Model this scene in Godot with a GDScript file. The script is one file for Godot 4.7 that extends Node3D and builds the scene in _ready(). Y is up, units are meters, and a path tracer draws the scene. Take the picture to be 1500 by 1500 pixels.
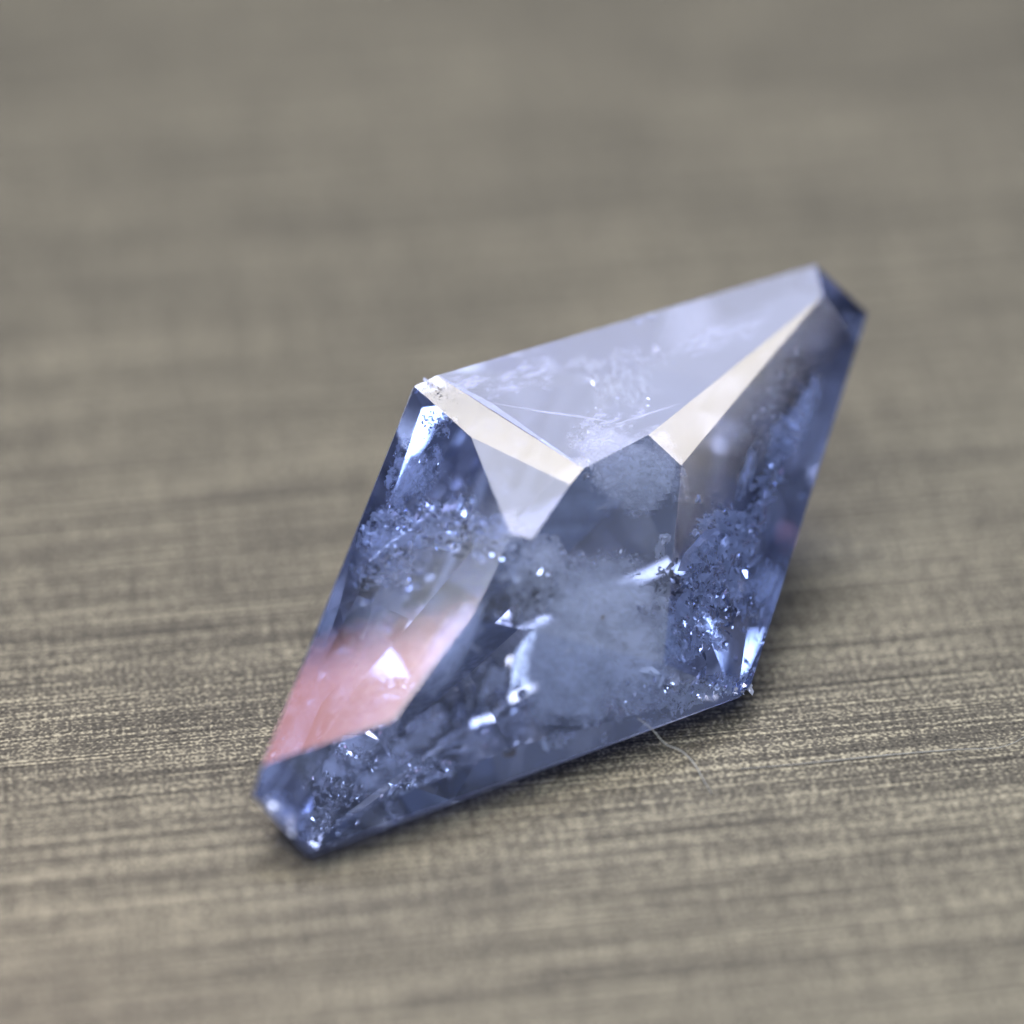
extends Node3D
# A cut sapphire lying on a brushed bronze plate, in metres; the stone is about 13 mm long.

const MM := 0.001
var rng := RandomNumberGenerator.new()

func _ready() -> void:
	rng.seed = 7
	# ---- camera
	var cam := Camera3D.new()
	cam.name = "camera"
	var eye := Vector3(0.2633, 39.1645, 41.4127) * MM
	var look := Vector3(0.2633, 0.5973, -4.5499) * MM
	add_child(cam)
	cam.look_at_from_position(eye, look, Vector3.UP)
	cam.near = 0.004
	cam.far = 20.0
	var att := CameraAttributesPhysical.new()
	att.frustum_focal_length = 90.0
	att.frustum_focus_distance = 56.990 * MM
	att.frustum_near = 0.004
	att.frustum_far = 20.0
	att.exposure_aperture = 22.0
	cam.attributes = att
	cam.fov = 15.1893
	# ---- room light: dim room, the window panes, then added lights
	var we := WorldEnvironment.new()
	we.name = "room"
	var env := Environment.new()
	env.background_mode = Environment.BG_COLOR
	env.background_color = Color(0.30, 0.32, 0.37).linear_to_srgb()
	env.background_energy_multiplier = 0.3
	env.tonemap_mode = Environment.TONE_MAPPER_LINEAR
	env.tonemap_exposure = 1.0
	env.sdfgi_enabled = true
	env.ssao_enabled = true
	env.ssil_enabled = true
	we.environment = env
	add_child(we)
	# name, azimuth from the back to the right, elevation, width and height in degrees, radiance
	pane("window_upper_light", 1.2, 59.5, 30, 10, Color(1.0, 0.94, 0.86), 7.6)
	pane("window_top_light", -12, 75.5, 24, 13, Color(0.82, 0.85, 1.0), 5.2)
	pane("window_lower_light", 8, 48.6, 40, 11.5, Color(0.72, 0.76, 1.0), 4.9)
	pane("added_side_light", 90.3, 29, 14, 6.5, Color(1.0, 0.94, 0.88), 7.5)  # added light that whitens the right bevel strip; no window known there
	pane("added_pink_light", -86, 59.0, 10.6, 22, Color(1.0, 0.50, 0.51), 5.0, 0.02, 9.0)  # added pink light standing in for a finger mirrored in the left facet
	pane("added_overhead_light", 200, 79, 56, 24, Color(0.90, 0.94, 1.0), 9.0)  # added overhead fill to brighten the inside of the stone
	# ---- the plate
	tabletop()
	gemstone()
	lint(FIBRE, 0.011, "short pale curled fibre trailing from the front edge of the stone")
	lint(LONG_FIBRE, 0.007, "long thin straight fibre lying on the plate right of the stone")

func pane(called: String, az: float, el: float, w: float, h: float, c: Color, radiance: float, d := 0.5, roll := 0.0) -> void:
	var l := AreaLight3D.new()
	l.name = called
	var a := deg_to_rad(az)
	var e := deg_to_rad(el)
	add_child(l)
	l.look_at_from_position(Vector3(sin(a) * cos(e), sin(e), -cos(a) * cos(e)) * d, Vector3.ZERO, Vector3.UP)
	l.rotate_object_local(Vector3.BACK, deg_to_rad(roll))
	l.area_size = Vector2(2.0 * d * tan(deg_to_rad(w * 0.5)), 2.0 * d * tan(deg_to_rad(h * 0.5)))
	l.area_normalize_energy = false
	l.light_color = c.linear_to_srgb()
	l.light_energy = radiance * 4.0 / (PI * PI)
	l.shadow_enabled = true

# ------------------------------------------------------------------ shapes
func poly_mesh(st: SurfaceTool, pts: Array, centre: Vector3) -> void:
	# one flat polygon, wound clockwise as seen from outside
	var c := Vector3.ZERO
	for p in pts:
		c += p
	c /= pts.size()
	var n := Vector3.ZERO
	for i in pts.size():
		n += (pts[i] - c).cross(pts[(i + 1) % pts.size()] - c)
	n = n.normalized()
	if n.dot(c - centre) < 0:
		n = -n
	var u: Vector3 = (pts[1] - pts[0]).normalized()
	u = (u - n * u.dot(n)).normalized()
	var v := n.cross(u)
	var flat := PackedVector2Array()
	for p in pts:
		flat.append(Vector2((p - c).dot(u), (p - c).dot(v)))
	var idx := Geometry2D.triangulate_polygon(flat)
	for i in range(0, idx.size(), 3):
		var t := [idx[i], idx[i + 1], idx[i + 2]]
		var m: Vector3 = (pts[t[1]] - pts[t[0]]).cross(pts[t[2]] - pts[t[0]])
		if m.dot(n) > 0:
			t = [t[0], t[2], t[1]]
		for k in t:
			st.set_normal(n)
			st.set_uv(flat[k] / MM / 4.0)
			st.add_vertex(pts[k])

func obj(called: String, mesh: Mesh, mat: Material, parent: Node) -> MeshInstance3D:
	var o := MeshInstance3D.new()
	o.name = called
	o.mesh = mesh
	o.material_override = mat
	parent.add_child(o, true)
	return o

func gem_glass(tint: Color, rough: float, milk := 0.015) -> StandardMaterial3D:
	var m := StandardMaterial3D.new()
	m.transparency = BaseMaterial3D.TRANSPARENCY_ALPHA
	m.albedo_color = Color(tint.r, tint.g, tint.b, 1.0).linear_to_srgb()
	m.albedo_color.a = milk
	m.roughness = rough
	m.metallic_specular = 0.5
	m.refraction_enabled = true
	m.refraction_scale = 0.077
	return m

func gemstone() -> void:
	var gem := Node3D.new()
	gem.name = "gemstone"
	add_child(gem)
	gem.set_meta("label", "pale blue kite-cut sapphire with cloudy inclusions lying on the brushed plate")
	gem.set_meta("category", "gemstone")
	var centre := Vector3(-0.9, 1.8, -0.3) * MM
	var glass := {"crown": gem_glass(Color(0.35, 0.48, 1.0), 0.0), "pavilion": gem_glass(Color(0.13, 0.22, 0.66), 0.0), "girdle": gem_glass(Color(0.45, 0.53, 0.85), 0.3)}
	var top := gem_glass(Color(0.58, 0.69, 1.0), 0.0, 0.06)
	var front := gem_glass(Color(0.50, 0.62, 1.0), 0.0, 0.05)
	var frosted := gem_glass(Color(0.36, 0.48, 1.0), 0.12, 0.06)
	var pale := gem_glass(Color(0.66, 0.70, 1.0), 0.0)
	for f in CROWN:
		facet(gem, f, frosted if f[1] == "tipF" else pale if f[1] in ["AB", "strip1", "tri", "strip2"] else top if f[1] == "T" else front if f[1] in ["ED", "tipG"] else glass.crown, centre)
	for f in GIRDLE:
		facet(gem, f, glass.girdle, centre)
	var zones := [gem_glass(Color(0.11, 0.21, 0.80), 0.0), gem_glass(Color(0.20, 0.31, 0.90), 0.0), gem_glass(Color(0.05, 0.11, 0.55), 0.0), gem_glass(Color(0.36, 0.43, 0.95), 0.02)]
	for k in PAVILION.size():
		facet(gem, PAVILION[k], zones[(k * 7 + k / 3) % 4], centre)
	inclusions(gem)

# ------------------------------------------------------------------ flaws inside the stone
func wisp_texture(seed_: int, lo: float, hi: float, stretch: float) -> ImageTexture:
	# white with an uneven, wispy opacity
	var n := FastNoiseLite.new()
	n.seed = seed_
	n.noise_type = FastNoiseLite.TYPE_SIMPLEX_SMOOTH
	n.frequency = 0.022
	n.fractal_octaves = 5
	n.fractal_gain = 0.6
	n.domain_warp_enabled = true
	n.domain_warp_amplitude = 30.0
	var side := 256
	var im := Image.create(side, side, false, Image.FORMAT_RGBA8)
	for y in side:
		for x in side:
			var v := n.get_noise_2d(x * stretch, y) * 0.5 + 0.5
			var a := smoothstep(lo, hi, v)
			im.set_pixel(x, y, Color(1, 1, 1, a))
	return ImageTexture.create_from_image(im)

func flaw_material(c: Color, tex: Texture2D, rough: float, metal: float, glow := 0.0) -> StandardMaterial3D:
	var m := StandardMaterial3D.new()
	m.transparency = BaseMaterial3D.TRANSPARENCY_ALPHA
	m.albedo_color = c.linear_to_srgb()
	m.albedo_color.a = c.a
	m.albedo_texture = tex
	m.vertex_color_use_as_albedo = true
	m.roughness = rough
	m.metallic = metal
	m.cull_mode = BaseMaterial3D.CULL_DISABLED
	if glow > 0.0:
		m.backlight_enabled = true
		m.backlight = Color(glow, glow, glow)
	return m

var walls := []   # the planes of the stone's faces

func inside(p: Vector3) -> bool:
	for w in walls:
		if w[0].dot(p) > w[1] - 0.03 * MM:
			return false
	return true

func sheet(c: Vector3, u: Vector3, v: Vector3, seed_: int, rough_amp: float, freq: float, cells: int, flat: bool, soft: float, layers := 1) -> ArrayMesh:
	# ragged, crumpled sheets one below the other: u and v are their half widths
	var n := FastNoiseLite.new()
	n.seed = seed_
	n.noise_type = FastNoiseLite.TYPE_CELLULAR if flat else FastNoiseLite.TYPE_SIMPLEX_SMOOTH
	if flat:
		n.cellular_return_type = FastNoiseLite.RETURN_DISTANCE
	n.frequency = freq
	n.fractal_octaves = 3
	var e := FastNoiseLite.new()
	e.seed = seed_ + 50
	e.frequency = 1.3
	e.fractal_octaves = 4
	var w := u.cross(v).normalized()
	var size := (u.length() + v.length()) * 0.5
	var st := SurfaceTool.new()
	st.begin(Mesh.PRIMITIVE_TRIANGLES)
	for layer in layers:
		var f := (layer + 0.5) / layers * 2.0 - 1.0
		var grow := sqrt(maxf(0.2, 1.0 - f * f)) if layers > 1 else 1.0
		var shift := Vector2(sin(layer * 2.4), cos(layer * 2.4)) * 0.13
		var pts := {}
		for j in cells + 1:
			for i in cells + 1:
				var a := 2.0 * i / cells - 1.0
				var b := 2.0 * j / cells - 1.0
				var r := Vector2(a, b).length() * (1.0 + 0.9 * e.get_noise_3d(a, b, layer * 3.0))
				var d := n.get_noise_3d(a * u.length() / MM * 10.0, b * v.length() / MM * 10.0, layer * 40.0)
				var p := c + (u * a + v * b) * grow + w * (d * rough_amp + f * 0.35 * float(layers > 1)) * size
				var q := Vector2(a, b) * 0.4 + Vector2(0.5, 0.5) + shift
				pts[Vector2i(i, j)] = [p, 1.0 - smoothstep(1.0 - soft, 1.0, r), q, 0.0 if inside(p) else 2.0]
				pts[Vector2i(i, j)][3] = maxf(pts[Vector2i(i, j)][3], r)
		for j in cells:
			for i in cells:
				var q := [pts[Vector2i(i, j)], pts[Vector2i(i + 1, j)], pts[Vector2i(i + 1, j + 1)], pts[Vector2i(i, j + 1)]]
				for t in [[0, 1, 2], [0, 2, 3]]:
					var far := [q[t[0]][3], q[t[1]][3], q[t[2]][3]]
					if far.max() >= 2.0 or far.min() > 1.0:
						continue
					for k in t:
						st.set_color(Color(1, 1, 1, q[k][1]))
						st.set_uv(q[k][2])
						st.set_smooth_group(0)
						st.add_vertex(q[k][0])
	st.generate_normals()
	return st.commit()

func shards(c: Vector3, u: Vector3, v: Vector3, seed_: int, count: int, size: float, within := true) -> ArrayMesh:
	# the broken steps of a crack: small thin plates that lie at all angles about one surface
	var r := RandomNumberGenerator.new()
	r.seed = seed_
	var e := FastNoiseLite.new()
	e.seed = seed_
	e.frequency = 1.1
	e.fractal_octaves = 3
	var w := u.cross(v).normalized()
	var st := SurfaceTool.new()
	st.begin(Mesh.PRIMITIVE_TRIANGLES)
	st.set_smooth_group(-1)
	var made := 0
	var tries := 0
	while made < count and tries < count * 12:
		tries += 1
		var a := r.randf_range(-1.0, 1.0)
		var b := r.randf_range(-1.0, 1.0)
		var d := Vector2(a, b).length() * (1.0 + 1.1 * e.get_noise_2d(a * 1.4, b * 1.4))
		if d > 1.0 or e.get_noise_2d(a * 2.6 + 9.0, b * 2.6) < r.randf_range(-0.35, 0.15):
			continue
		var p := c + u * a + v * b + w * e.get_noise_2d(a * 2.0 + 40.0, b * 2.0) * (u.length() + v.length()) * 0.22
		var n := (w + Vector3(r.randfn(0, 0.55), r.randfn(0, 0.55), r.randfn(0, 0.55))).normalized()
		var s := size * MM * exp(r.randfn(0.0, 0.55))
		var along := (v.normalized() + u.normalized() * r.randfn(0, 1.1))
		var x := (along - n * along.dot(n)).normalized()
		var y := n.cross(x)
		var long := r.randf_range(0.7, 2.3)
		var m := r.randi_range(4, 6)
		var ring := []
		for k in m:
			var t := TAU * (k + r.randf_range(-0.3, 0.3)) / m
			ring.append(p + x * cos(t) * s * long + y * sin(t) * s * r.randf_range(0.4, 1.0) + n * r.randfn(0, 0.12) * s)
		if within and not ring.all(inside):
			continue
		made += 1
		for k in m:
			st.add_vertex(p + n * s * r.randf_range(-0.1, 0.2))
			st.add_vertex(ring[k])
			st.add_vertex(ring[(k + 1) % m])
	st.generate_normals()
	return st.commit()

func inclusions(gem: Node3D) -> void:
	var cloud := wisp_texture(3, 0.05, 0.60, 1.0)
	var wisps := wisp_texture(5, 0.42, 0.72, 1.0)
	var comb := wisp_texture(9, 0.30, 0.75, 2.5)
	var mats := {
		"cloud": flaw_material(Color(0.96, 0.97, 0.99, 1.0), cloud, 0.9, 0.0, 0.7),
		"veil": flaw_material(Color(0.88, 0.90, 0.96, 0.9), wisps, 0.6, 0.0, 0.8),
		"comb": flaw_material(Color(0.90, 0.95, 0.93, 0.6), comb, 0.4, 0.1, 0.8),
		"feather": flaw_material(Color(0.93, 0.94, 0.95, 0.75), null, 0.3, 0.5, 0.5),
		"glint": flaw_material(Color(0.97, 0.97, 1.0, 1.0), null, 0.08, 1.0),
		"dark": flaw_material(Color(0.03, 0.03, 0.045, 0.9), null, 0.3, 0.0),  # crack plates with the shade of the cracks put into their near-black colour
		"fleck": flaw_material(Color(0.95, 0.95, 0.98, 1.0), null, 0.35, 0.2, 0.6),
		"pit": flaw_material(Color(0.10, 0.09, 0.09, 1.0), null, 0.7, 0.0),
		"chip": flaw_material(Color(0.55, 0.60, 0.78, 1.0), null, 0.25, 0.3),
		"rust": flaw_material(Color(0.22, 0.13, 0.03, 1.0), null, 0.5, 0.0),
	}
	for f in FLAWS:
		var o: Node3D
		if f[1] in ["feather", "glint", "dark", "fleck", "rust", "pit", "chip"]:
			o = obj(f[0], shards(f[2] * MM, f[3] * MM, f[4] * MM, f[5], f[7], f[6], not f[1] in ["pit", "chip"]), mats[f[1]], gem)
		else:
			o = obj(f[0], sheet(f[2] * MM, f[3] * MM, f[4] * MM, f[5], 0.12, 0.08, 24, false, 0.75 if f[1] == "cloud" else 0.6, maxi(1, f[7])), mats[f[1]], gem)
		if f.size() > 8 and f[8]:
			o.set_meta("label", f[8])
	# gas bubbles: hollows in the stone, so their faces look inwards
	var hollow := gem_glass(Color(0.95, 0.96, 1.0), 0.0, 0.0)
	for b in BUBBLES:
		var s := SphereMesh.new()
		s.radius = b[1] * MM
		s.height = 2.0 * b[1] * MM
		s.radial_segments = 20
		s.rings = 10
		var st := SurfaceTool.new()
		st.begin(Mesh.PRIMITIVE_TRIANGLES)
		var arr := s.get_mesh_arrays()
		var vs: PackedVector3Array = arr[Mesh.ARRAY_VERTEX]
		var ix: PackedInt32Array = arr[Mesh.ARRAY_INDEX]
		for i in range(0, ix.size(), 3):
			for k in [ix[i], ix[i + 2], ix[i + 1]]:
				st.set_normal(-vs[k].normalized())
				st.add_vertex(vs[k])
		var o := obj("gas_bubble", st.commit(), hollow, gem)
		o.position = b[0] * MM

func facet(gem: Node3D, f: Array, m: Material, centre: Vector3) -> void:
	var pts := []
	for p in f[2]:
		pts.append(p * MM)
	var c := Vector3.ZERO
	for p in pts:
		c += p / pts.size()
	var n := Vector3.ZERO
	for i in pts.size():
		n += (pts[i] - c).cross(pts[(i + 1) % pts.size()] - c)
	n = n.normalized() * (1.0 if n.dot(c - centre) > 0 else -1.0)
	if (pts[1] - pts[0]).cross(pts[2] - pts[0]).length() > 1.0e-9:
		walls.append([n, n.dot(c)])
	var st := SurfaceTool.new()
	st.begin(Mesh.PRIMITIVE_TRIANGLES)
	poly_mesh(st, pts, centre)
	obj(f[0], st.commit(), m, gem)

# ------------------------------------------------------------------ a stray fibre
func lint(path: Array, thick: float, label: String) -> void:
	var c := Curve3D.new()
	for k in path.size():
		var t: Vector3 = (path[mini(k + 1, path.size() - 1)] - path[maxi(k - 1, 0)]) / 6.0
		c.add_point(path[k] * MM, -t * MM, t * MM)
	c.bake_interval = 0.00008
	var line := c.get_baked_points()
	var st := SurfaceTool.new()
	st.begin(Mesh.PRIMITIVE_TRIANGLES)
	st.set_smooth_group(0)
	var rings := []
	for k in line.size():
		var d := (line[mini(k + 1, line.size() - 1)] - line[maxi(k - 1, 0)]).normalized()
		var x := d.cross(Vector3.UP).normalized()
		var y := x.cross(d)
		var r := thick * MM * (1.0 - 0.5 * absf(2.0 * k / line.size() - 1.0))
		var ring := []
		for s in 6:
			ring.append(line[k] + (x * cos(TAU * s / 6) + y * sin(TAU * s / 6)) * r)
		rings.append(ring)
	for k in rings.size() - 1:
		for s in 6:
			var q := [rings[k][s], rings[k][(s + 1) % 6], rings[k + 1][(s + 1) % 6], rings[k + 1][s]]
			for i in [0, 1, 2, 0, 2, 3]:
				st.add_vertex(q[i])
	st.generate_normals()
	var m := StandardMaterial3D.new()
	m.albedo_color = Color(0.30, 0.31, 0.30).linear_to_srgb()
	m.roughness = 0.5
	m.backlight_enabled = true
	m.backlight = Color(0.5, 0.5, 0.5)
	var o := obj("lint_fibre", st.commit(), m, self)
	o.set_meta("label", label)
	o.set_meta("group", "stray fibres on the plate")
	o.set_meta("category", "fibre")

# ------------------------------------------------------------------ the brushed plate
func stretched(seed_: int, w: int, h: int, side: int, freq: float, oct := 3) -> PackedByteArray:
	var n := FastNoiseLite.new()
	n.seed = seed_
	n.noise_type = FastNoiseLite.TYPE_VALUE_CUBIC
	n.frequency = freq
	n.fractal_octaves = oct
	var im := n.get_image(w, h, false, false, true)
	im.resize(side, side, Image.INTERPOLATE_CUBIC)
	im.convert(Image.FORMAT_L8)
	return im.get_data()

func tabletop() -> void:
	var side := 2048
	var fine := stretched(11, 22, 2048, side, 0.45)      # brush strokes along the grain
	var longs := stretched(12, 7, 2048, side, 0.30)     # long scratches
	var cross := stretched(13, 2048, 44, side, 0.45)     # short strokes across it
	var glint_specks := stretched(14, 2000, 2000, side, 0.45, 2) # glints, put into the colour as light specks
	var broad := stretched(15, 26, 60, side, 0.12)       # slow changes of tone
	var col := PackedByteArray()
	col.resize(side * side * 3)
	var hgt := PackedByteArray()
	hgt.resize(side * side)
	var lut := PackedByteArray()
	lut.resize(256 * 3)
	for i in 256:
		var t := i / 255.0
		var c: Color
		if t < 0.5:
			c = Color(0.008, 0.007, 0.0045).lerp(Color(0.088, 0.079, 0.059), t * 2.0)
		else:
			c = Color(0.088, 0.079, 0.059).lerp(Color(0.44, 0.40, 0.28), (t - 0.5) * 2.0)
		c = c.linear_to_srgb()
		lut[i * 3] = int(c.r * 255)
		lut[i * 3 + 1] = int(c.g * 255)
		lut[i * 3 + 2] = int(c.b * 255)
	for i in side * side:
		var v := (fine[i] - 128) * 0.68 + (cross[i] - 128) * 0.22 + (glint_specks[i] - 128) * 0.85 + (broad[i] - 128) * 0.05 + 126.0
		var l := longs[i]
		if l < 70:
			v -= (70 - l) * 1.7
		var k := clampi(int(v), 0, 255)
		hgt[i] = k
		col[i * 3] = lut[k * 3]
		col[i * 3 + 1] = lut[k * 3 + 1]
		col[i * 3 + 2] = lut[k * 3 + 2]
	var m := StandardMaterial3D.new()
	m.albedo_texture = ImageTexture.create_from_image(Image.create_from_data(side, side, false, Image.FORMAT_RGB8, col))
	m.heightmap_enabled = true
	m.heightmap_texture = ImageTexture.create_from_image(Image.create_from_data(side, side, false, Image.FORMAT_L8, hgt))
	m.heightmap_scale = 0.0008
	m.metallic = 0.55
	m.roughness = 0.5
	var st := SurfaceTool.new()
	st.begin(Mesh.PRIMITIVE_TRIANGLES)
	var half := 0.25
	var thick := 0.004
	var tile := 0.029
	var turn := deg_to_rad(GRAIN)
	var quad := func(a: Vector3, b: Vector3, c: Vector3, d: Vector3, n: Vector3):
		for p in [a, b, c, a, c, d]:
			var q := Vector2(p.x, p.z + p.y).rotated(turn)
			st.set_normal(n)
			st.set_uv(q / tile + Vector2(0.5, 0.5))
			st.add_vertex(p)
	var x := half
	var y := -thick
	quad.call(Vector3(-x, 0, -x), Vector3(x, 0, -x), Vector3(x, 0, x), Vector3(-x, 0, x), Vector3.UP)
	quad.call(Vector3(-x, y, x), Vector3(x, y, x), Vector3(x, y, -x), Vector3(-x, y, -x), Vector3.DOWN)
	quad.call(Vector3(-x, 0, x), Vector3(x, 0, x), Vector3(x, y, x), Vector3(-x, y, x), Vector3.BACK)
	quad.call(Vector3(x, 0, -x), Vector3(-x, 0, -x), Vector3(-x, y, -x), Vector3(x, y, -x), Vector3.FORWARD)
	quad.call(Vector3(x, 0, x), Vector3(x, 0, -x), Vector3(x, y, -x), Vector3(x, y, x), Vector3.RIGHT)
	quad.call(Vector3(-x, 0, -x), Vector3(-x, 0, x), Vector3(-x, y, x), Vector3(-x, y, -x), Vector3.LEFT)
	var o := obj("tabletop", st.commit(), m, self)
	o.set_meta("kind", "structure")
	o.set_meta("label", "brushed grey bronze plate with fine grain running across it")

const GRAIN := 8.0

# ------------------------------------------------------------------ the stone, in millimetres from the point it rests on
const CROWN := [
	["crown_facet", "AB", [Vector3(-0.852, 3.751, -3.973), Vector3(4.971, 3.765, -6.746), Vector3(5.059, 3.693, -6.047), Vector3(2.286, 3.469, -2.905), Vector3(1.315, 3.426, -2.176), Vector3(-0.042, 3.647, -3.446)]],
	["bevel_facet", "strip1", [Vector3(-1.196, 3.717, -3.752), Vector3(-0.852, 3.751, -3.973), Vector3(-0.042, 3.647, -3.446), Vector3(1.315, 3.426, -2.176), Vector3(1.112, 3.364, -1.875), Vector3(-0.342, 3.565, -2.738)]],
	["bevel_facet", "tri", [Vector3(-0.342, 3.565, -2.738), Vector3(1.112, 3.364, -1.875), Vector3(0.560, 3.053, -1.007), Vector3(0.234, 3.097, -1.078)]],
	["crown_facet", "AF", [Vector3(-1.196, 3.717, -3.752), Vector3(-0.342, 3.565, -2.738), Vector3(0.234, 3.097, -1.078), Vector3(-0.013, 2.829, -0.539), Vector3(-0.326, 2.528, 0.043), Vector3(-1.439, 1.711, 1.394), Vector3(-3.015, 1.198, 1.630), Vector3(-3.309, 1.096, 1.692)]],
	["bevel_facet", "strip2", [Vector3(5.059, 3.693, -6.047), Vector3(2.780, 2.999, -2.761), Vector3(2.286, 3.469, -2.905)]],
	["crown_facet", "CD", [Vector3(5.615, 2.997, -5.746), Vector3(3.826, 0.518, -0.696), Vector3(2.485, 1.272, -0.288), Vector3(2.780, 2.999, -2.761), Vector3(5.059, 3.693, -6.047)]],
	["table_facet", "T", [Vector3(1.315, 3.426, -2.176), Vector3(2.286, 3.469, -2.905), Vector3(2.780, 2.999, -2.761), Vector3(2.485, 1.272, -0.288), Vector3(-0.326, 2.528, 0.043), Vector3(-0.013, 2.829, -0.539), Vector3(0.234, 3.097, -1.078), Vector3(0.560, 3.053, -1.007), Vector3(1.112, 3.364, -1.875)]],
	["crown_facet", "ED", [Vector3(3.668, 0.443, -0.494), Vector3(-2.602, 0.320, 2.676), Vector3(-1.439, 1.711, 1.394), Vector3(-0.326, 2.528, 0.043), Vector3(2.485, 1.272, -0.288)]],
	["tip_facet", "tipB", [Vector3(4.971, 3.765, -6.746), Vector3(5.783, 3.231, -6.223), Vector3(5.615, 2.997, -5.746), Vector3(5.059, 3.693, -6.047)]],
	["tip_facet", "tipF", [Vector3(-3.309, 1.096, 1.692), Vector3(-3.015, 1.198, 1.630), Vector3(-2.608, 0.889, 2.052), Vector3(-2.602, 0.320, 2.676), Vector3(-3.424, 0.906, 2.069)]],
	["tip_facet", "corner", [Vector3(3.826, 0.518, -0.696), Vector3(3.668, 0.443, -0.494), Vector3(2.485, 1.272, -0.288)]],
	["crown_facet", "tipG", [Vector3(-2.602, 0.320, 2.676), Vector3(-2.608, 0.889, 2.052), Vector3(-3.015, 1.198, 1.630), Vector3(-1.439, 1.711, 1.394)]],
]
const GIRDLE := [
	["girdle_facet", "girdle", [Vector3(-1.196, 3.717, -3.752), Vector3(-0.852, 3.751, -3.973), Vector3(-0.875, 3.668, -4.023), Vector3(-1.219, 3.633, -3.802)]],
	["girdle_facet", "girdle", [Vector3(-0.852, 3.751, -3.973), Vector3(4.971, 3.765, -6.746), Vector3(4.948, 3.681, -6.796), Vector3(-0.875, 3.668, -4.023)]],
	["girdle_facet", "girdle", [Vector3(4.971, 3.765, -6.746), Vector3(5.783, 3.231, -6.223), Vector3(5.759, 3.147, -6.273), Vector3(4.948, 3.681, -6.796)]],
	["girdle_facet", "girdle", [Vector3(5.783, 3.231, -6.223), Vector3(3.826, 0.518, -0.696), Vector3(3.803, 0.434, -0.746), Vector3(5.759, 3.147, -6.273)]],
	["girdle_facet", "girdle", [Vector3(3.826, 0.518, -0.696), Vector3(3.668, 0.443, -0.494), Vector3(3.644, 0.359, -0.543), Vector3(3.803, 0.434, -0.746)]],
	["girdle_facet", "girdle", [Vector3(3.668, 0.443, -0.494), Vector3(-2.602, 0.320, 2.676), Vector3(-2.626, 0.236, 2.626), Vector3(3.644, 0.359, -0.543)]],
	["girdle_facet", "girdle", [Vector3(-2.602, 0.320, 2.676), Vector3(-3.424, 0.906, 2.069), Vector3(-3.448, 0.822, 2.020), Vector3(-2.626, 0.236, 2.626)]],
	["girdle_facet", "girdle", [Vector3(-3.424, 0.906, 2.069), Vector3(-3.309, 1.096, 1.692), Vector3(-3.332, 1.012, 1.643), Vector3(-3.448, 0.822, 2.020)]],
	["girdle_facet", "girdle", [Vector3(-3.309, 1.096, 1.692), Vector3(-1.196, 3.717, -3.752), Vector3(-1.219, 3.633, -3.802), Vector3(-3.332, 1.012, 1.643)]],
]
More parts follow.
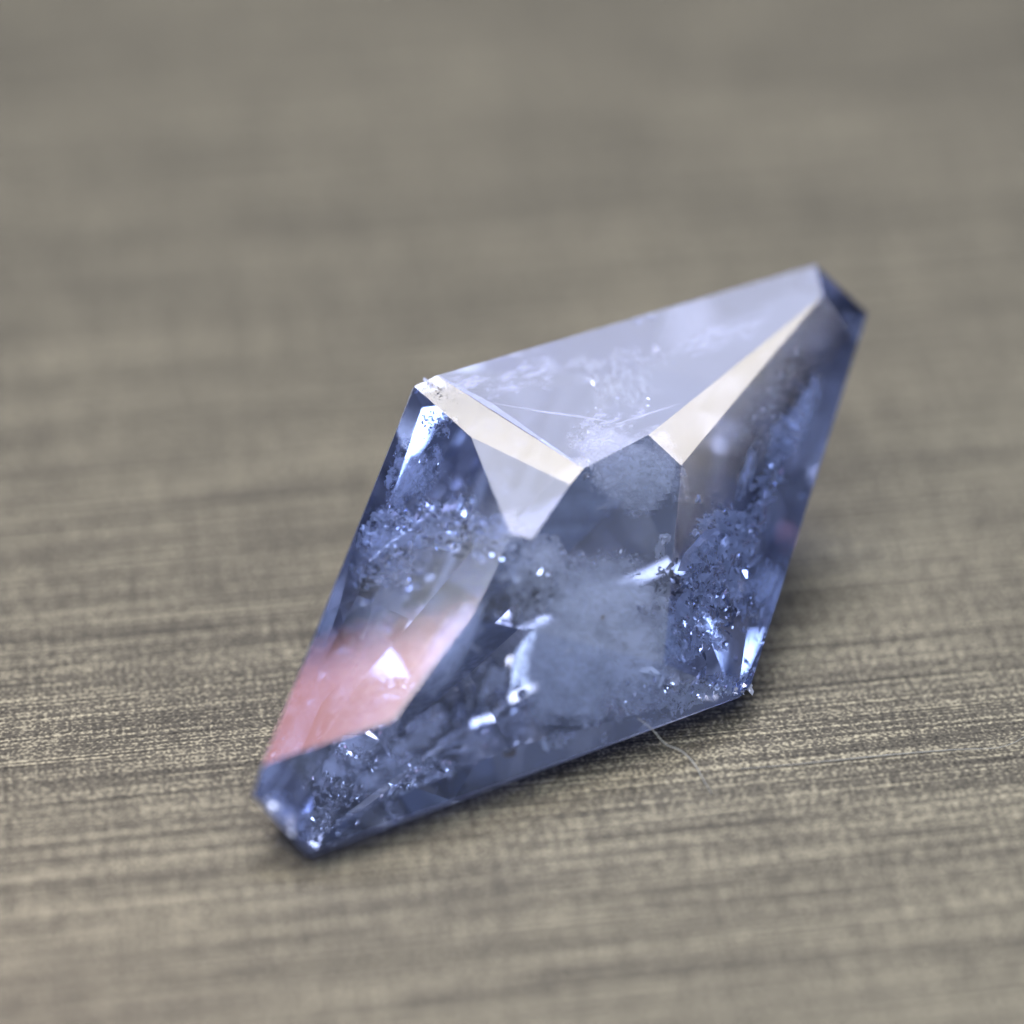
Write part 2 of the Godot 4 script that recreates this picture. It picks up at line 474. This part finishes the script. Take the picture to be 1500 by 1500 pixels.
const PAVILION := [
	["pavilion_facet", "pavilion", [Vector3(-1.219, 3.633, -3.802), Vector3(-0.875, 3.668, -4.023), Vector3(-0.494, 2.444, -4.301), Vector3(-0.963, 2.801, -3.989)]],
	["pavilion_facet", "pavilion", [Vector3(-0.494, 2.444, -4.301), Vector3(-0.875, 3.668, -4.023), Vector3(4.948, 3.681, -6.796), Vector3(4.636, 2.783, -6.718), Vector3(2.264, 1.268, -5.707), Vector3(1.912, 1.091, -5.553), Vector3(-0.162, 2.143, -4.483)]],
	["pavilion_facet", "pavilion", [Vector3(4.948, 3.681, -6.796), Vector3(5.759, 3.147, -6.273), Vector3(5.461, 2.992, -6.376), Vector3(4.636, 2.783, -6.718)]],
	["pavilion_facet", "pavilion", [Vector3(5.759, 3.147, -6.273), Vector3(3.803, 0.434, -0.746), Vector3(3.610, 0.312, -0.734), Vector3(3.537, 0.287, -0.806), Vector3(3.950, 1.678, -4.975), Vector3(5.461, 2.992, -6.376)]],
	["pavilion_facet", "pavilion", [Vector3(2.264, 1.268, -5.707), Vector3(4.636, 2.783, -6.718), Vector3(5.461, 2.992, -6.376), Vector3(3.950, 1.678, -4.975)]],
	["pavilion_facet", "pavilion", [Vector3(1.912, 1.091, -5.553), Vector3(2.264, 1.268, -5.707), Vector3(3.950, 1.678, -4.975), Vector3(3.537, 0.287, -0.806), Vector3(3.301, 0.232, -0.915), Vector3(1.491, 0.668, -4.655)]],
	["pavilion_facet", "pavilion", [Vector3(3.803, 0.434, -0.746), Vector3(3.644, 0.359, -0.543), Vector3(3.610, 0.312, -0.734)]],
	["pavilion_facet", "pavilion", [Vector3(3.644, 0.359, -0.543), Vector3(-2.626, 0.236, 2.626), Vector3(-2.753, 0.109, 2.129), Vector3(-2.056, 0.024, 1.331), Vector3(0.000, 0.000, 0.000), Vector3(3.301, 0.232, -0.915), Vector3(3.537, 0.287, -0.806), Vector3(3.610, 0.312, -0.734)]],
	["pavilion_facet", "pavilion", [Vector3(-2.912, 0.050, 1.692), Vector3(-2.056, 0.024, 1.331), Vector3(-2.753, 0.109, 2.129)]],
	["pavilion_facet", "pavilion", [Vector3(1.491, 0.668, -4.655), Vector3(3.301, 0.232, -0.915), Vector3(0.000, 0.000, 0.000), Vector3(-0.889, 0.185, -1.618)]],
	["pavilion_facet", "pavilion", [Vector3(-0.889, 0.185, -1.618), Vector3(0.000, 0.000, -0.000), Vector3(-2.056, 0.024, 1.331), Vector3(-2.912, 0.050, 1.692), Vector3(-2.919, 0.051, 1.681), Vector3(-1.846, 0.141, -0.299), Vector3(-0.897, 0.185, -1.610)]],
	["pavilion_facet", "pavilion", [Vector3(-2.626, 0.236, 2.626), Vector3(-3.448, 0.822, 2.020), Vector3(-3.313, 0.550, 1.793), Vector3(-3.303, 0.532, 1.781), Vector3(-2.919, 0.051, 1.681), Vector3(-2.912, 0.050, 1.692), Vector3(-2.753, 0.109, 2.129)]],
	["pavilion_facet", "pavilion", [Vector3(-3.448, 0.822, 2.020), Vector3(-3.332, 1.012, 1.643), Vector3(-3.313, 0.550, 1.793)]],
	["pavilion_facet", "pavilion", [Vector3(-3.332, 1.012, 1.643), Vector3(-1.219, 3.633, -3.802), Vector3(-0.963, 2.801, -3.989), Vector3(-1.844, 1.137, -1.484), Vector3(-3.303, 0.532, 1.781), Vector3(-3.313, 0.550, 1.793)]],
	["pavilion_facet", "pavilion", [Vector3(-1.846, 0.141, -0.299), Vector3(-2.919, 0.051, 1.681), Vector3(-3.303, 0.532, 1.781), Vector3(-1.844, 1.137, -1.484), Vector3(-1.583, 0.812, -1.554), Vector3(-1.581, 0.801, -1.543)]],
	["pavilion_facet", "pavilion", [Vector3(-0.963, 2.801, -3.989), Vector3(-0.494, 2.444, -4.301), Vector3(-0.162, 2.143, -4.483), Vector3(-1.583, 0.812, -1.554), Vector3(-1.844, 1.137, -1.484)]],
	["pavilion_facet", "pavilion", [Vector3(-0.897, 0.185, -1.610), Vector3(-1.846, 0.141, -0.299), Vector3(-1.581, 0.801, -1.543)]],
	["pavilion_facet", "pavilion", [Vector3(-0.162, 2.143, -4.483), Vector3(1.912, 1.091, -5.553), Vector3(1.491, 0.668, -4.655), Vector3(-0.889, 0.185, -1.618), Vector3(-0.897, 0.185, -1.610), Vector3(-1.581, 0.801, -1.543), Vector3(-1.583, 0.812, -1.554)]],
]
const FLAWS := [
	["feather_inclusion", "comb", Vector3(1.950, 3.309, -4.163), Vector3(0.805, -0.070, -0.143), Vector3(0.087, -0.258, 0.589), 100, 0.000, 0, "pale combed feather under the back facet"],
	["feather_inclusion", "feather", Vector3(2.274, 3.406, -4.740), Vector3(0.466, -0.110, -0.048), Vector3(0.026, -0.108, 0.124), 107, 0.015, 96, ""],
	["fleck_inclusion", "glint", Vector3(2.274, 3.406, -4.740), Vector3(0.466, -0.110, -0.048), Vector3(0.026, -0.108, 0.124), 114, 0.019, 21, ""],
	["feather_inclusion", "feather", Vector3(1.468, 3.213, -2.763), Vector3(0.286, -0.067, -0.315), Vector3(0.154, -0.145, 0.359), 121, 0.017, 192, ""],
	["fleck_inclusion", "glint", Vector3(1.468, 3.213, -2.763), Vector3(0.286, -0.067, -0.315), Vector3(0.154, -0.145, 0.359), 128, 0.021, 42, ""],
	["veil_inclusion", "veil", Vector3(1.981, 2.944, -2.503), Vector3(0.659, -0.178, -0.367), Vector3(0.080, -0.479, 0.386), 135, 0.000, 0, ""],
	["cloud_inclusion", "cloud", Vector3(2.009, 2.901, -2.695), Vector3(0.716, -0.167, -0.390), Vector3(0.110, -0.401, 0.348), 142, 0.000, 5, "grey haze below the white bevel strips"],
	["cloud_inclusion", "cloud", Vector3(1.083, 1.254, -0.272), Vector3(0.801, -0.290, -0.245), Vector3(-0.059, -0.623, 0.499), 149, 0.000, 6, ""],
	["cloud_inclusion", "cloud", Vector3(1.594, 1.746, -0.948), Vector3(0.857, -0.321, -0.210), Vector3(-0.163, -0.342, 0.450), 156, 0.000, 4, ""],
	["veil_inclusion", "veil", Vector3(1.679, 3.307, -3.237), Vector3(0.614, -0.046, -0.272), Vector3(0.096, -0.139, 0.361), 163, 0.000, 0, ""],
	["cloud_inclusion", "cloud", Vector3(0.945, 0.986, -0.423), Vector3(0.705, -0.209, -0.229), Vector3(-0.018, -0.634, 0.415), 170, 0.000, 7, "round milky cloud in the lower middle of the stone"],
	["cloud_inclusion", "cloud", Vector3(1.426, 1.429, -1.112), Vector3(0.955, -0.372, -0.262), Vector3(-0.171, -0.410, 0.456), 177, 0.000, 7, ""],
	["cloud_inclusion", "cloud", Vector3(1.913, 0.804, -0.620), Vector3(0.604, -0.253, -0.203), Vector3(-0.119, -0.379, 0.254), 184, 0.000, 7, ""],
	["cloud_inclusion", "cloud", Vector3(1.935, 2.770, -2.677), Vector3(0.557, -0.159, -0.313), Vector3(0.081, -0.417, 0.305), 191, 0.000, 7, ""],
	["cloud_inclusion", "cloud", Vector3(0.555, 2.271, -1.237), Vector3(0.442, -0.110, -0.244), Vector3(0.082, -0.352, 0.214), 198, 0.000, 7, ""],
	["cloud_inclusion", "cloud", Vector3(1.024, 1.280, -0.092), Vector3(0.752, -0.224, -0.245), Vector3(-0.018, -0.655, 0.432), 205, 0.000, 0, ""],
	["cloud_inclusion", "cloud", Vector3(1.316, 1.776, -1.050), Vector3(1.002, -0.384, -0.279), Vector3(-0.171, -0.505, 0.573), 212, 0.000, 0, ""],
	["cloud_inclusion", "cloud", Vector3(1.995, 1.187, -0.523), Vector3(0.754, -0.285, -0.236), Vector3(-0.121, -0.423, 0.439), 219, 0.000, 0, ""],
	["veil_inclusion", "veil", Vector3(0.572, 2.213, -1.010), Vector3(0.741, -0.182, -0.355), Vector3(0.082, -0.511, 0.411), 226, 0.000, 0, ""],
	["feather_inclusion", "feather", Vector3(4.270, 2.348, -3.964), Vector3(0.127, -0.198, -0.065), Vector3(-0.183, -0.343, 0.264), 233, 0.031, 105, "crumpled silver crack down the right side"],
	["fleck_inclusion", "glint", Vector3(4.270, 2.348, -3.964), Vector3(0.127, -0.198, -0.065), Vector3(-0.183, -0.343, 0.264), 240, 0.038, 23, ""],
	["feather_inclusion", "feather", Vector3(3.923, 1.968, -3.124), Vector3(0.072, -0.156, -0.061), Vector3(-0.269, -0.369, 0.386), 247, 0.027, 193, ""],
	["fleck_inclusion", "glint", Vector3(3.923, 1.968, -3.124), Vector3(0.072, -0.156, -0.061), Vector3(-0.269, -0.369, 0.386), 254, 0.034, 42, ""],
	["feather_inclusion", "feather", Vector3(3.448, 1.912, -2.553), Vector3(0.399, -0.369, -0.138), Vector3(-0.221, -0.244, 0.179), 261, 0.034, 299, ""],
	["fleck_inclusion", "glint", Vector3(3.448, 1.912, -2.553), Vector3(0.399, -0.369, -0.138), Vector3(-0.221, -0.244, 0.179), 268, 0.043, 65, ""],
	["feather_inclusion", "feather", Vector3(3.238, 1.543, -1.960), Vector3(0.469, -0.348, -0.212), Vector3(-0.211, -0.357, 0.310), 275, 0.036, 352, ""],
	["fleck_inclusion", "glint", Vector3(3.238, 1.543, -1.960), Vector3(0.469, -0.348, -0.212), Vector3(-0.211, -0.357, 0.310), 282, 0.045, 77, ""],
	["feather_inclusion", "feather", Vector3(2.813, 1.247, -1.140), Vector3(0.478, -0.190, -0.430), Vector3(0.136, -0.483, 0.119), 289, 0.036, 352, ""],
	["fleck_inclusion", "glint", Vector3(2.813, 1.247, -1.140), Vector3(0.478, -0.190, -0.430), Vector3(0.136, -0.483, 0.119), 296, 0.045, 77, ""],
	["feather_inclusion", "comb", Vector3(2.560, 1.208, -0.738), Vector3(0.407, -0.169, -0.385), Vector3(0.171, -0.492, 0.093), 303, 0.000, 0, ""],
	["veil_inclusion", "veil", Vector3(3.871, 1.019, -1.935), Vector3(0.350, -0.292, -0.165), Vector3(-0.213, -0.420, 0.399), 310, 0.000, 0, ""],
	["veil_inclusion", "cloud", Vector3(3.981, 1.100, -2.153), Vector3(0.212, -0.233, -0.098), Vector3(-0.179, -0.339, 0.260), 317, 0.000, 0, ""],
	["feather_inclusion", "feather", Vector3(0.549, 2.238, -0.772), Vector3(0.361, -0.082, -0.309), Vector3(0.114, -0.398, 0.081), 324, 0.031, 352, ""],
	["fleck_inclusion", "glint", Vector3(0.549, 2.238, -0.772), Vector3(0.361, -0.082, -0.309), Vector3(0.114, -0.398, 0.081), 331, 0.038, 77, ""],
	["feather_inclusion", "feather", Vector3(1.504, 2.192, -1.357), Vector3(0.592, -0.176, -0.346), Vector3(0.067, -0.296, -0.013), 338, 0.012, 224, ""],
	["fleck_inclusion", "glint", Vector3(1.504, 2.192, -1.357), Vector3(0.592, -0.176, -0.346), Vector3(0.067, -0.296, -0.013), 345, 0.015, 49, ""],
	["feather_inclusion", "feather", Vector3(-0.690, 2.647, -1.655), Vector3(0.600, 0.072, -0.029), Vector3(0.126, -0.269, 0.247), 352, 0.034, 299, "crinkled grey crack beside the left edge"],
	["fleck_inclusion", "glint", Vector3(-0.690, 2.647, -1.655), Vector3(0.600, 0.072, -0.029), Vector3(0.126, -0.269, 0.247), 359, 0.043, 65, ""],
	["feather_inclusion", "feather", Vector3(-1.599, 2.434, -1.751), Vector3(0.414, 0.036, -0.078), Vector3(0.106, -0.265, 0.222), 366, 0.031, 193, ""],
	["fleck_inclusion", "glint", Vector3(-1.599, 2.434, -1.751), Vector3(0.414, 0.036, -0.078), Vector3(0.106, -0.265, 0.222), 373, 0.038, 42, ""],
	["feather_inclusion", "feather", Vector3(-1.588, 2.194, -1.108), Vector3(0.462, 0.025, -0.014), Vector3(0.074, -0.238, 0.127), 380, 0.015, 160, ""],
	["fleck_inclusion", "glint", Vector3(-1.588, 2.194, -1.108), Vector3(0.462, 0.025, -0.014), Vector3(0.074, -0.238, 0.127), 387, 0.019, 35, ""],
	["veil_inclusion", "veil", Vector3(-1.194, 2.755, -2.589), Vector3(0.516, 0.140, -0.271), Vector3(0.234, -0.365, 0.582), 394, 0.000, 0, ""],
	["veil_inclusion", "cloud", Vector3(-1.094, 2.815, -2.675), Vector3(0.314, 0.040, -0.154), Vector3(0.148, -0.279, 0.291), 401, 0.000, 0, ""],
	["veil_inclusion", "veil", Vector3(-1.486, 2.333, -1.680), Vector3(0.615, 0.093, -0.088), Vector3(0.150, -0.338, 0.445), 408, 0.000, 0, ""],
	["feather_inclusion", "feather", Vector3(-0.830, 3.417, -3.250), Vector3(0.257, -0.084, 0.128), Vector3(-0.038, -0.244, 0.065), 415, 0.015, 192, ""],
	["fleck_inclusion", "glint", Vector3(-0.830, 3.417, -3.250), Vector3(0.257, -0.084, 0.128), Vector3(-0.038, -0.244, 0.065), 422, 0.019, 42, ""],
	["feather_inclusion", "feather", Vector3(-0.000, 2.776, -1.229), Vector3(0.290, 0.012, -0.105), Vector3(0.123, -0.253, 0.201), 429, 0.017, 288, ""],
	["fleck_inclusion", "glint", Vector3(-0.000, 2.776, -1.229), Vector3(0.290, 0.012, -0.105), Vector3(0.123, -0.253, 0.201), 436, 0.021, 63, ""],
	["fleck_inclusion", "fleck", Vector3(3.014, 1.997, -2.113), Vector3(0.060, -0.124, -0.087), Vector3(-0.081, -0.201, -0.023), 443, 0.050, 14, ""],
	["fleck_inclusion", "fleck", Vector3(3.225, 1.964, -2.294), Vector3(0.050, -0.120, -0.082), Vector3(-0.081, -0.201, -0.023), 450, 0.050, 14, ""],
	["fleck_inclusion", "fleck", Vector3(2.415, 2.178, -1.845), Vector3(0.043, -0.115, -0.059), Vector3(-0.120, -0.265, 0.090), 457, 0.044, 24, ""],
	["fleck_inclusion", "fleck", Vector3(2.966, 2.393, -2.648), Vector3(0.028, -0.091, -0.096), Vector3(-0.049, -0.162, -0.105), 464, 0.033, 8, ""],
	["fleck_inclusion", "fleck", Vector3(1.424, 0.683, 0.261), Vector3(0.123, -0.028, -0.164), Vector3(-0.005, -0.190, -0.136), 471, 0.033, 18, ""],
	["fleck_inclusion", "fleck", Vector3(1.777, 0.861, -0.031), Vector3(0.064, -0.052, -0.132), Vector3(0.017, -0.238, -0.085), 478, 0.028, 18, ""],
	["fleck_inclusion", "fleck", Vector3(1.585, 0.432, 0.367), Vector3(0.023, -0.052, -0.102), Vector3(-0.015, -0.160, -0.147), 485, 0.022, 8, ""],
	["fleck_inclusion", "fleck", Vector3(2.653, 0.469, -0.180), Vector3(0.240, -0.063, -0.204), Vector3(0.009, -0.204, -0.136), 492, 0.028, 32, ""],
	["fleck_inclusion", "fleck", Vector3(1.022, 1.163, 0.150), Vector3(0.784, -0.154, -0.464), Vector3(0.065, -0.614, 0.210), 499, 0.011, 160, ""],
	["fleck_inclusion", "fleck", Vector3(-0.364, 1.578, 0.600), Vector3(0.471, -0.063, -0.361), Vector3(0.060, -0.533, 0.142), 506, 0.010, 120, ""],
	["fleck_inclusion", "fleck", Vector3(4.040, 2.848, -4.259), Vector3(0.413, -0.118, -0.467), Vector3(-0.275, -0.569, 0.644), 513, 0.010, 80, ""],
	["fleck_inclusion", "fleck", Vector3(-1.226, 2.993, -2.409), Vector3(0.313, 0.060, -0.208), Vector3(-0.276, -0.583, 0.792), 520, 0.010, 100, ""],
	["feather_inclusion", "feather", Vector3(3.500, 0.577, -0.631), Vector3(0.283, -0.190, -0.132), Vector3(-0.106, -0.135, 0.063), 527, 0.031, 123, ""],
	["fleck_inclusion", "glint", Vector3(3.500, 0.577, -0.631), Vector3(0.283, -0.190, -0.132), Vector3(-0.106, -0.135, 0.063), 534, 0.038, 26, ""],
	["feather_inclusion", "feather", Vector3(0.872, 0.579, 0.586), Vector3(0.211, -0.025, -0.151), Vector3(0.042, -0.188, -0.043), 541, 0.012, 160, ""],
	["fleck_inclusion", "glint", Vector3(0.872, 0.579, 0.586), Vector3(0.211, -0.025, -0.151), Vector3(0.042, -0.188, -0.043), 548, 0.015, 35, ""],
	["feather_inclusion", "feather", Vector3(2.031, 0.823, -0.146), Vector3(0.500, -0.071, -0.300), Vector3(0.064, -0.303, 0.083), 555, 0.015, 288, ""],
	["fleck_inclusion", "glint", Vector3(2.031, 0.823, -0.146), Vector3(0.500, -0.071, -0.300), Vector3(0.064, -0.303, 0.083), 562, 0.019, 63, ""],
	["veil_inclusion", "veil", Vector3(2.234, 0.662, -0.129), Vector3(0.506, -0.162, -0.198), Vector3(0.067, -0.363, 0.034), 569, 0.000, 0, ""],
	["feather_inclusion", "feather", Vector3(2.857, 0.611, -0.375), Vector3(0.456, -0.095, -0.253), Vector3(0.025, -0.201, 0.018), 576, 0.036, 105, ""],
	["fleck_inclusion", "glint", Vector3(2.857, 0.611, -0.375), Vector3(0.456, -0.095, -0.253), Vector3(0.025, -0.201, 0.018), 583, 0.045, 23, ""],
	["fleck_inclusion", "fleck", Vector3(-1.117, 1.144, 1.048), Vector3(0.399, 0.079, -0.297), Vector3(0.009, -0.122, -0.061), 590, 0.044, 60, ""],
	["fleck_inclusion", "fleck", Vector3(-0.058, 1.457, 0.245), Vector3(0.208, 0.023, -0.210), Vector3(0.011, -0.142, -0.025), 597, 0.044, 44, ""],
	["veil_inclusion", "veil", Vector3(-3.073, 0.548, 2.111), Vector3(0.334, -0.226, 0.125), Vector3(0.173, 0.018, -0.312), 604, 0.000, 0, ""],
	["veil_inclusion", "cloud", Vector3(-3.024, 0.514, 2.146), Vector3(0.286, -0.217, 0.134), Vector3(0.126, 0.011, -0.278), 611, 0.000, 0, ""],
	["veil_inclusion", "veil", Vector3(-1.361, 0.812, 1.456), Vector3(0.669, 0.027, -0.404), Vector3(0.074, -0.362, 0.029), 618, 0.000, 0, ""],
	["crystal_inclusion", "rust", Vector3(1.569, 1.733, -0.747), Vector3(0.052, -0.040, -0.070), Vector3(0.003, -0.102, -0.044), 625, 0.033, 16, "small brown crystal"],
	["crystal_inclusion", "rust", Vector3(0.176, 0.634, 0.904), Vector3(0.050, -0.030, -0.069), Vector3(0.001, -0.111, -0.062), 632, 0.028, 12, ""],
	["shaded_crack", "dark", Vector3(0.061, 2.318, -0.461), Vector3(0.337, -0.032, -0.271), Vector3(0.061, -0.181, 0.015), 639, 0.025, 108, ""],
	["shaded_crack", "dark", Vector3(0.511, 2.269, -0.669), Vector3(0.290, -0.056, -0.209), Vector3(0.062, -0.232, 0.078), 646, 0.018, 126, ""],
	["shaded_crack", "dark", Vector3(-0.294, 2.680, -1.323), Vector3(0.305, 0.063, -0.093), Vector3(0.092, -0.153, 0.193), 653, 0.020, 90, ""],
	["shaded_crack", "dark", Vector3(2.525, 1.791, -1.515), Vector3(0.218, -0.045, -0.199), Vector3(0.063, -0.234, 0.082), 660, 0.020, 90, ""],
	["shaded_crack", "dark", Vector3(3.805, 2.026, -2.982), Vector3(0.061, -0.151, -0.055), Vector3(-0.246, -0.339, 0.324), 667, 0.010, 108, ""],
	["shaded_crack", "dark", Vector3(1.328, 3.247, -2.302), Vector3(0.062, -0.126, -0.059), Vector3(0.002, -0.264, -0.007), 674, 0.015, 36, ""],
	["fleck_inclusion", "glint", Vector3(0.716, 2.297, -0.791), Vector3(0.591, -0.109, -0.346), Vector3(0.182, -0.379, 0.181), 681, 0.022, 20, ""],
	["fleck_inclusion", "glint", Vector3(2.031, 0.937, -0.244), Vector3(1.112, -0.139, -0.598), Vector3(0.085, -0.400, 0.155), 688, 0.022, 26, ""],
	["fleck_inclusion", "glint", Vector3(3.365, 1.377, -1.694), Vector3(0.515, -0.321, -0.206), Vector3(-0.244, -0.483, 0.694), 695, 0.040, 44, ""],
	["fleck_inclusion", "glint", Vector3(-1.638, 1.205, 1.453), Vector3(1.052, 0.042, -0.601), Vector3(0.074, -0.315, 0.005), 702, 0.022, 20, ""],
	["fleck_inclusion", "glint", Vector3(-1.115, 2.974, -2.555), Vector3(0.511, 0.139, -0.131), Vector3(-0.283, -0.464, 0.744), 709, 0.020, 22, ""],
	["fleck_inclusion", "glint", Vector3(1.897, 3.338, -3.990), Vector3(0.721, -0.066, -0.138), Vector3(0.090, -0.158, 0.521), 716, 0.015, 30, ""],
	["veil_inclusion", "veil", Vector3(4.605, 2.495, -4.680), Vector3(0.141, -0.151, -0.049), Vector3(-0.275, -0.363, 0.564), 723, 0.000, 2, ""],
	["veil_inclusion", "cloud", Vector3(4.206, 2.435, -4.096), Vector3(0.096, -0.119, -0.042), Vector3(-0.137, -0.245, 0.272), 730, 0.000, 1, ""],
	["veil_inclusion", "cloud", Vector3(3.723, 2.271, -3.472), Vector3(0.084, -0.114, -0.035), Vector3(-0.180, -0.291, 0.373), 737, 0.000, 1, ""],
	["veil_inclusion", "cloud", Vector3(4.067, 1.064, -2.195), Vector3(0.159, -0.158, -0.050), Vector3(-0.178, -0.235, 0.305), 744, 0.000, 2, "white patch near the lower right edge"],
	["veil_inclusion", "cloud", Vector3(-0.358, 3.497, -3.983), Vector3(0.346, -0.045, -0.160), Vector3(0.059, -0.109, 0.119), 751, 0.000, 1, ""],
	["veil_inclusion", "veil", Vector3(0.557, 3.171, -4.356), Vector3(0.722, -0.044, -0.327), Vector3(0.099, -0.142, 0.380), 758, 0.000, 1, ""],
	["veil_inclusion", "veil", Vector3(3.486, 3.362, -5.277), Vector3(0.960, -0.033, -0.527), Vector3(0.072, -0.127, 0.272), 765, 0.000, 2, ""],
	["veil_inclusion", "cloud", Vector3(-1.205, 2.834, -2.529), Vector3(0.268, 0.068, -0.122), Vector3(-0.126, -0.270, 0.344), 772, 0.000, 2, ""],
	["veil_inclusion", "cloud", Vector3(-1.597, 2.394, -1.643), Vector3(0.307, 0.049, -0.049), Vector3(-0.047, -0.180, 0.164), 779, 0.000, 2, ""],
	["veil_inclusion", "veil", Vector3(-0.881, 1.849, 0.457), Vector3(0.282, 0.030, -0.260), Vector3(-0.311, -0.425, 0.405), 786, 0.000, 2, ""],
	["cloud_inclusion", "cloud", Vector3(0.198, 2.893, -1.399), Vector3(0.424, 0.078, -0.045), Vector3(0.051, -0.177, 0.227), 793, 0.000, 2, ""],
	["painted_reflection", "cloud", Vector3(0.891, 3.522, -3.318), Vector3(0.964, -0.066, 0.161), Vector3(-0.000, -0.004, 0.031), 800, 0.000, 1, "faint pale line standing in for a reflection under the back facet"],  # this and the next pale sheet imitate an internal reflection
	["painted_reflection", "cloud", Vector3(2.317, 3.460, -3.396), Vector3(0.516, 0.004, -0.257), Vector3(-0.001, -0.004, 0.031), 807, 0.000, 1, ""],
	["cloud_inclusion", "cloud", Vector3(1.620, 3.111, -2.901), Vector3(0.490, -0.038, -0.259), Vector3(0.114, -0.140, 0.334), 814, 0.000, 4, ""],
	["cloud_inclusion", "cloud", Vector3(2.322, 2.820, -2.797), Vector3(0.405, -0.099, -0.273), Vector3(0.122, -0.431, 0.290), 821, 0.000, 4, ""],
	["feather_inclusion", "cloud", Vector3(-0.635, 2.083, 0.156), Vector3(-0.462, -0.436, 0.677), Vector3(0.269, -0.069, 0.101), 828, 0.000, 2, "long pale sheet standing in for a lilac reflection beside the pink one"],  # pale sheet added to imitate a lilac reflection inside the left facet
	["cloud_inclusion", "cloud", Vector3(1.047, 1.245, -0.132), Vector3(0.622, -0.215, -0.177), Vector3(-0.049, -0.504, 0.392), 835, 0.000, 5, ""],
	["surface_pit", "pit", Vector3(-0.755, 3.682, -3.598), Vector3(0.225, -0.021, 0.105), Vector3(0.063, -0.031, 0.191), 842, 0.010, 40, "peppering of dark pits at the left corner"],
	["chipped_edge", "chip", Vector3(-1.042, 3.702, -3.733), Vector3(0.121, 0.018, -0.109), Vector3(0.042, -0.012, 0.067), 849, 0.022, 30, ""],
	["chipped_edge", "chip", Vector3(2.242, 3.742, -5.367), Vector3(0.232, 0.001, -0.119), Vector3(0.009, -0.005, 0.045), 856, 0.020, 22, ""],
	["chipped_edge", "chip", Vector3(3.655, 0.522, -0.573), Vector3(0.168, -0.047, -0.096), Vector3(0.031, -0.065, 0.035), 863, 0.025, 34, ""],
	["chipped_edge", "chip", Vector3(-3.027, 0.681, 2.243), Vector3(0.216, -0.170, 0.187), Vector3(0.056, 0.031, -0.079), 870, 0.022, 50, ""],
]
const BUBBLES := [
	[Vector3(0.918, 2.521, -1.288), 0.075],
	[Vector3(1.038, 2.436, -1.264), 0.055],
	[Vector3(1.189, 2.426, -1.352), 0.070],
	[Vector3(1.290, 2.340, -1.314), 0.050],
	[Vector3(1.391, 2.287, -1.315), 0.080],
	[Vector3(-1.754, 2.345, -1.349), 0.050],
	[Vector3(-1.499, 2.349, -1.176), 0.060],
	[Vector3(-0.681, 0.549, 1.253), 0.060],
	[Vector3(-0.285, 1.932, 0.110), 0.050],
	[Vector3(2.112, 1.684, -1.056), 0.060],
	[Vector3(2.284, 1.566, -1.037), 0.050],
	[Vector3(0.356, 1.254, 0.319), 0.090],
	[Vector3(-0.383, 1.998, 0.110), 0.050],
	[Vector3(0.012, 2.206, -0.289), 0.060],
	[Vector3(-1.071, 2.294, -0.723), 0.050],
]
const FIBRE := [Vector3(2.107, 0.620, 0.185), Vector3(2.317, 0.500, 0.291), Vector3(2.517, 0.340, 0.442), Vector3(2.751, 0.200, 0.439), Vector3(2.950, 0.080, 0.604), Vector3(3.061, 0.030, 0.869), Vector3(3.171, 0.020, 1.144)]
const LONG_FIBRE := [Vector3(3.622, 0.020, 0.628), Vector3(4.376, 0.050, 0.572), Vector3(5.792, 0.080, 0.401), Vector3(6.810, 0.060, 0.263), Vector3(7.369, 0.050, 0.223), Vector3(7.624, 0.080, 0.167), Vector3(7.833, 0.120, 0.063), Vector3(8.054, 0.100, -0.105)]
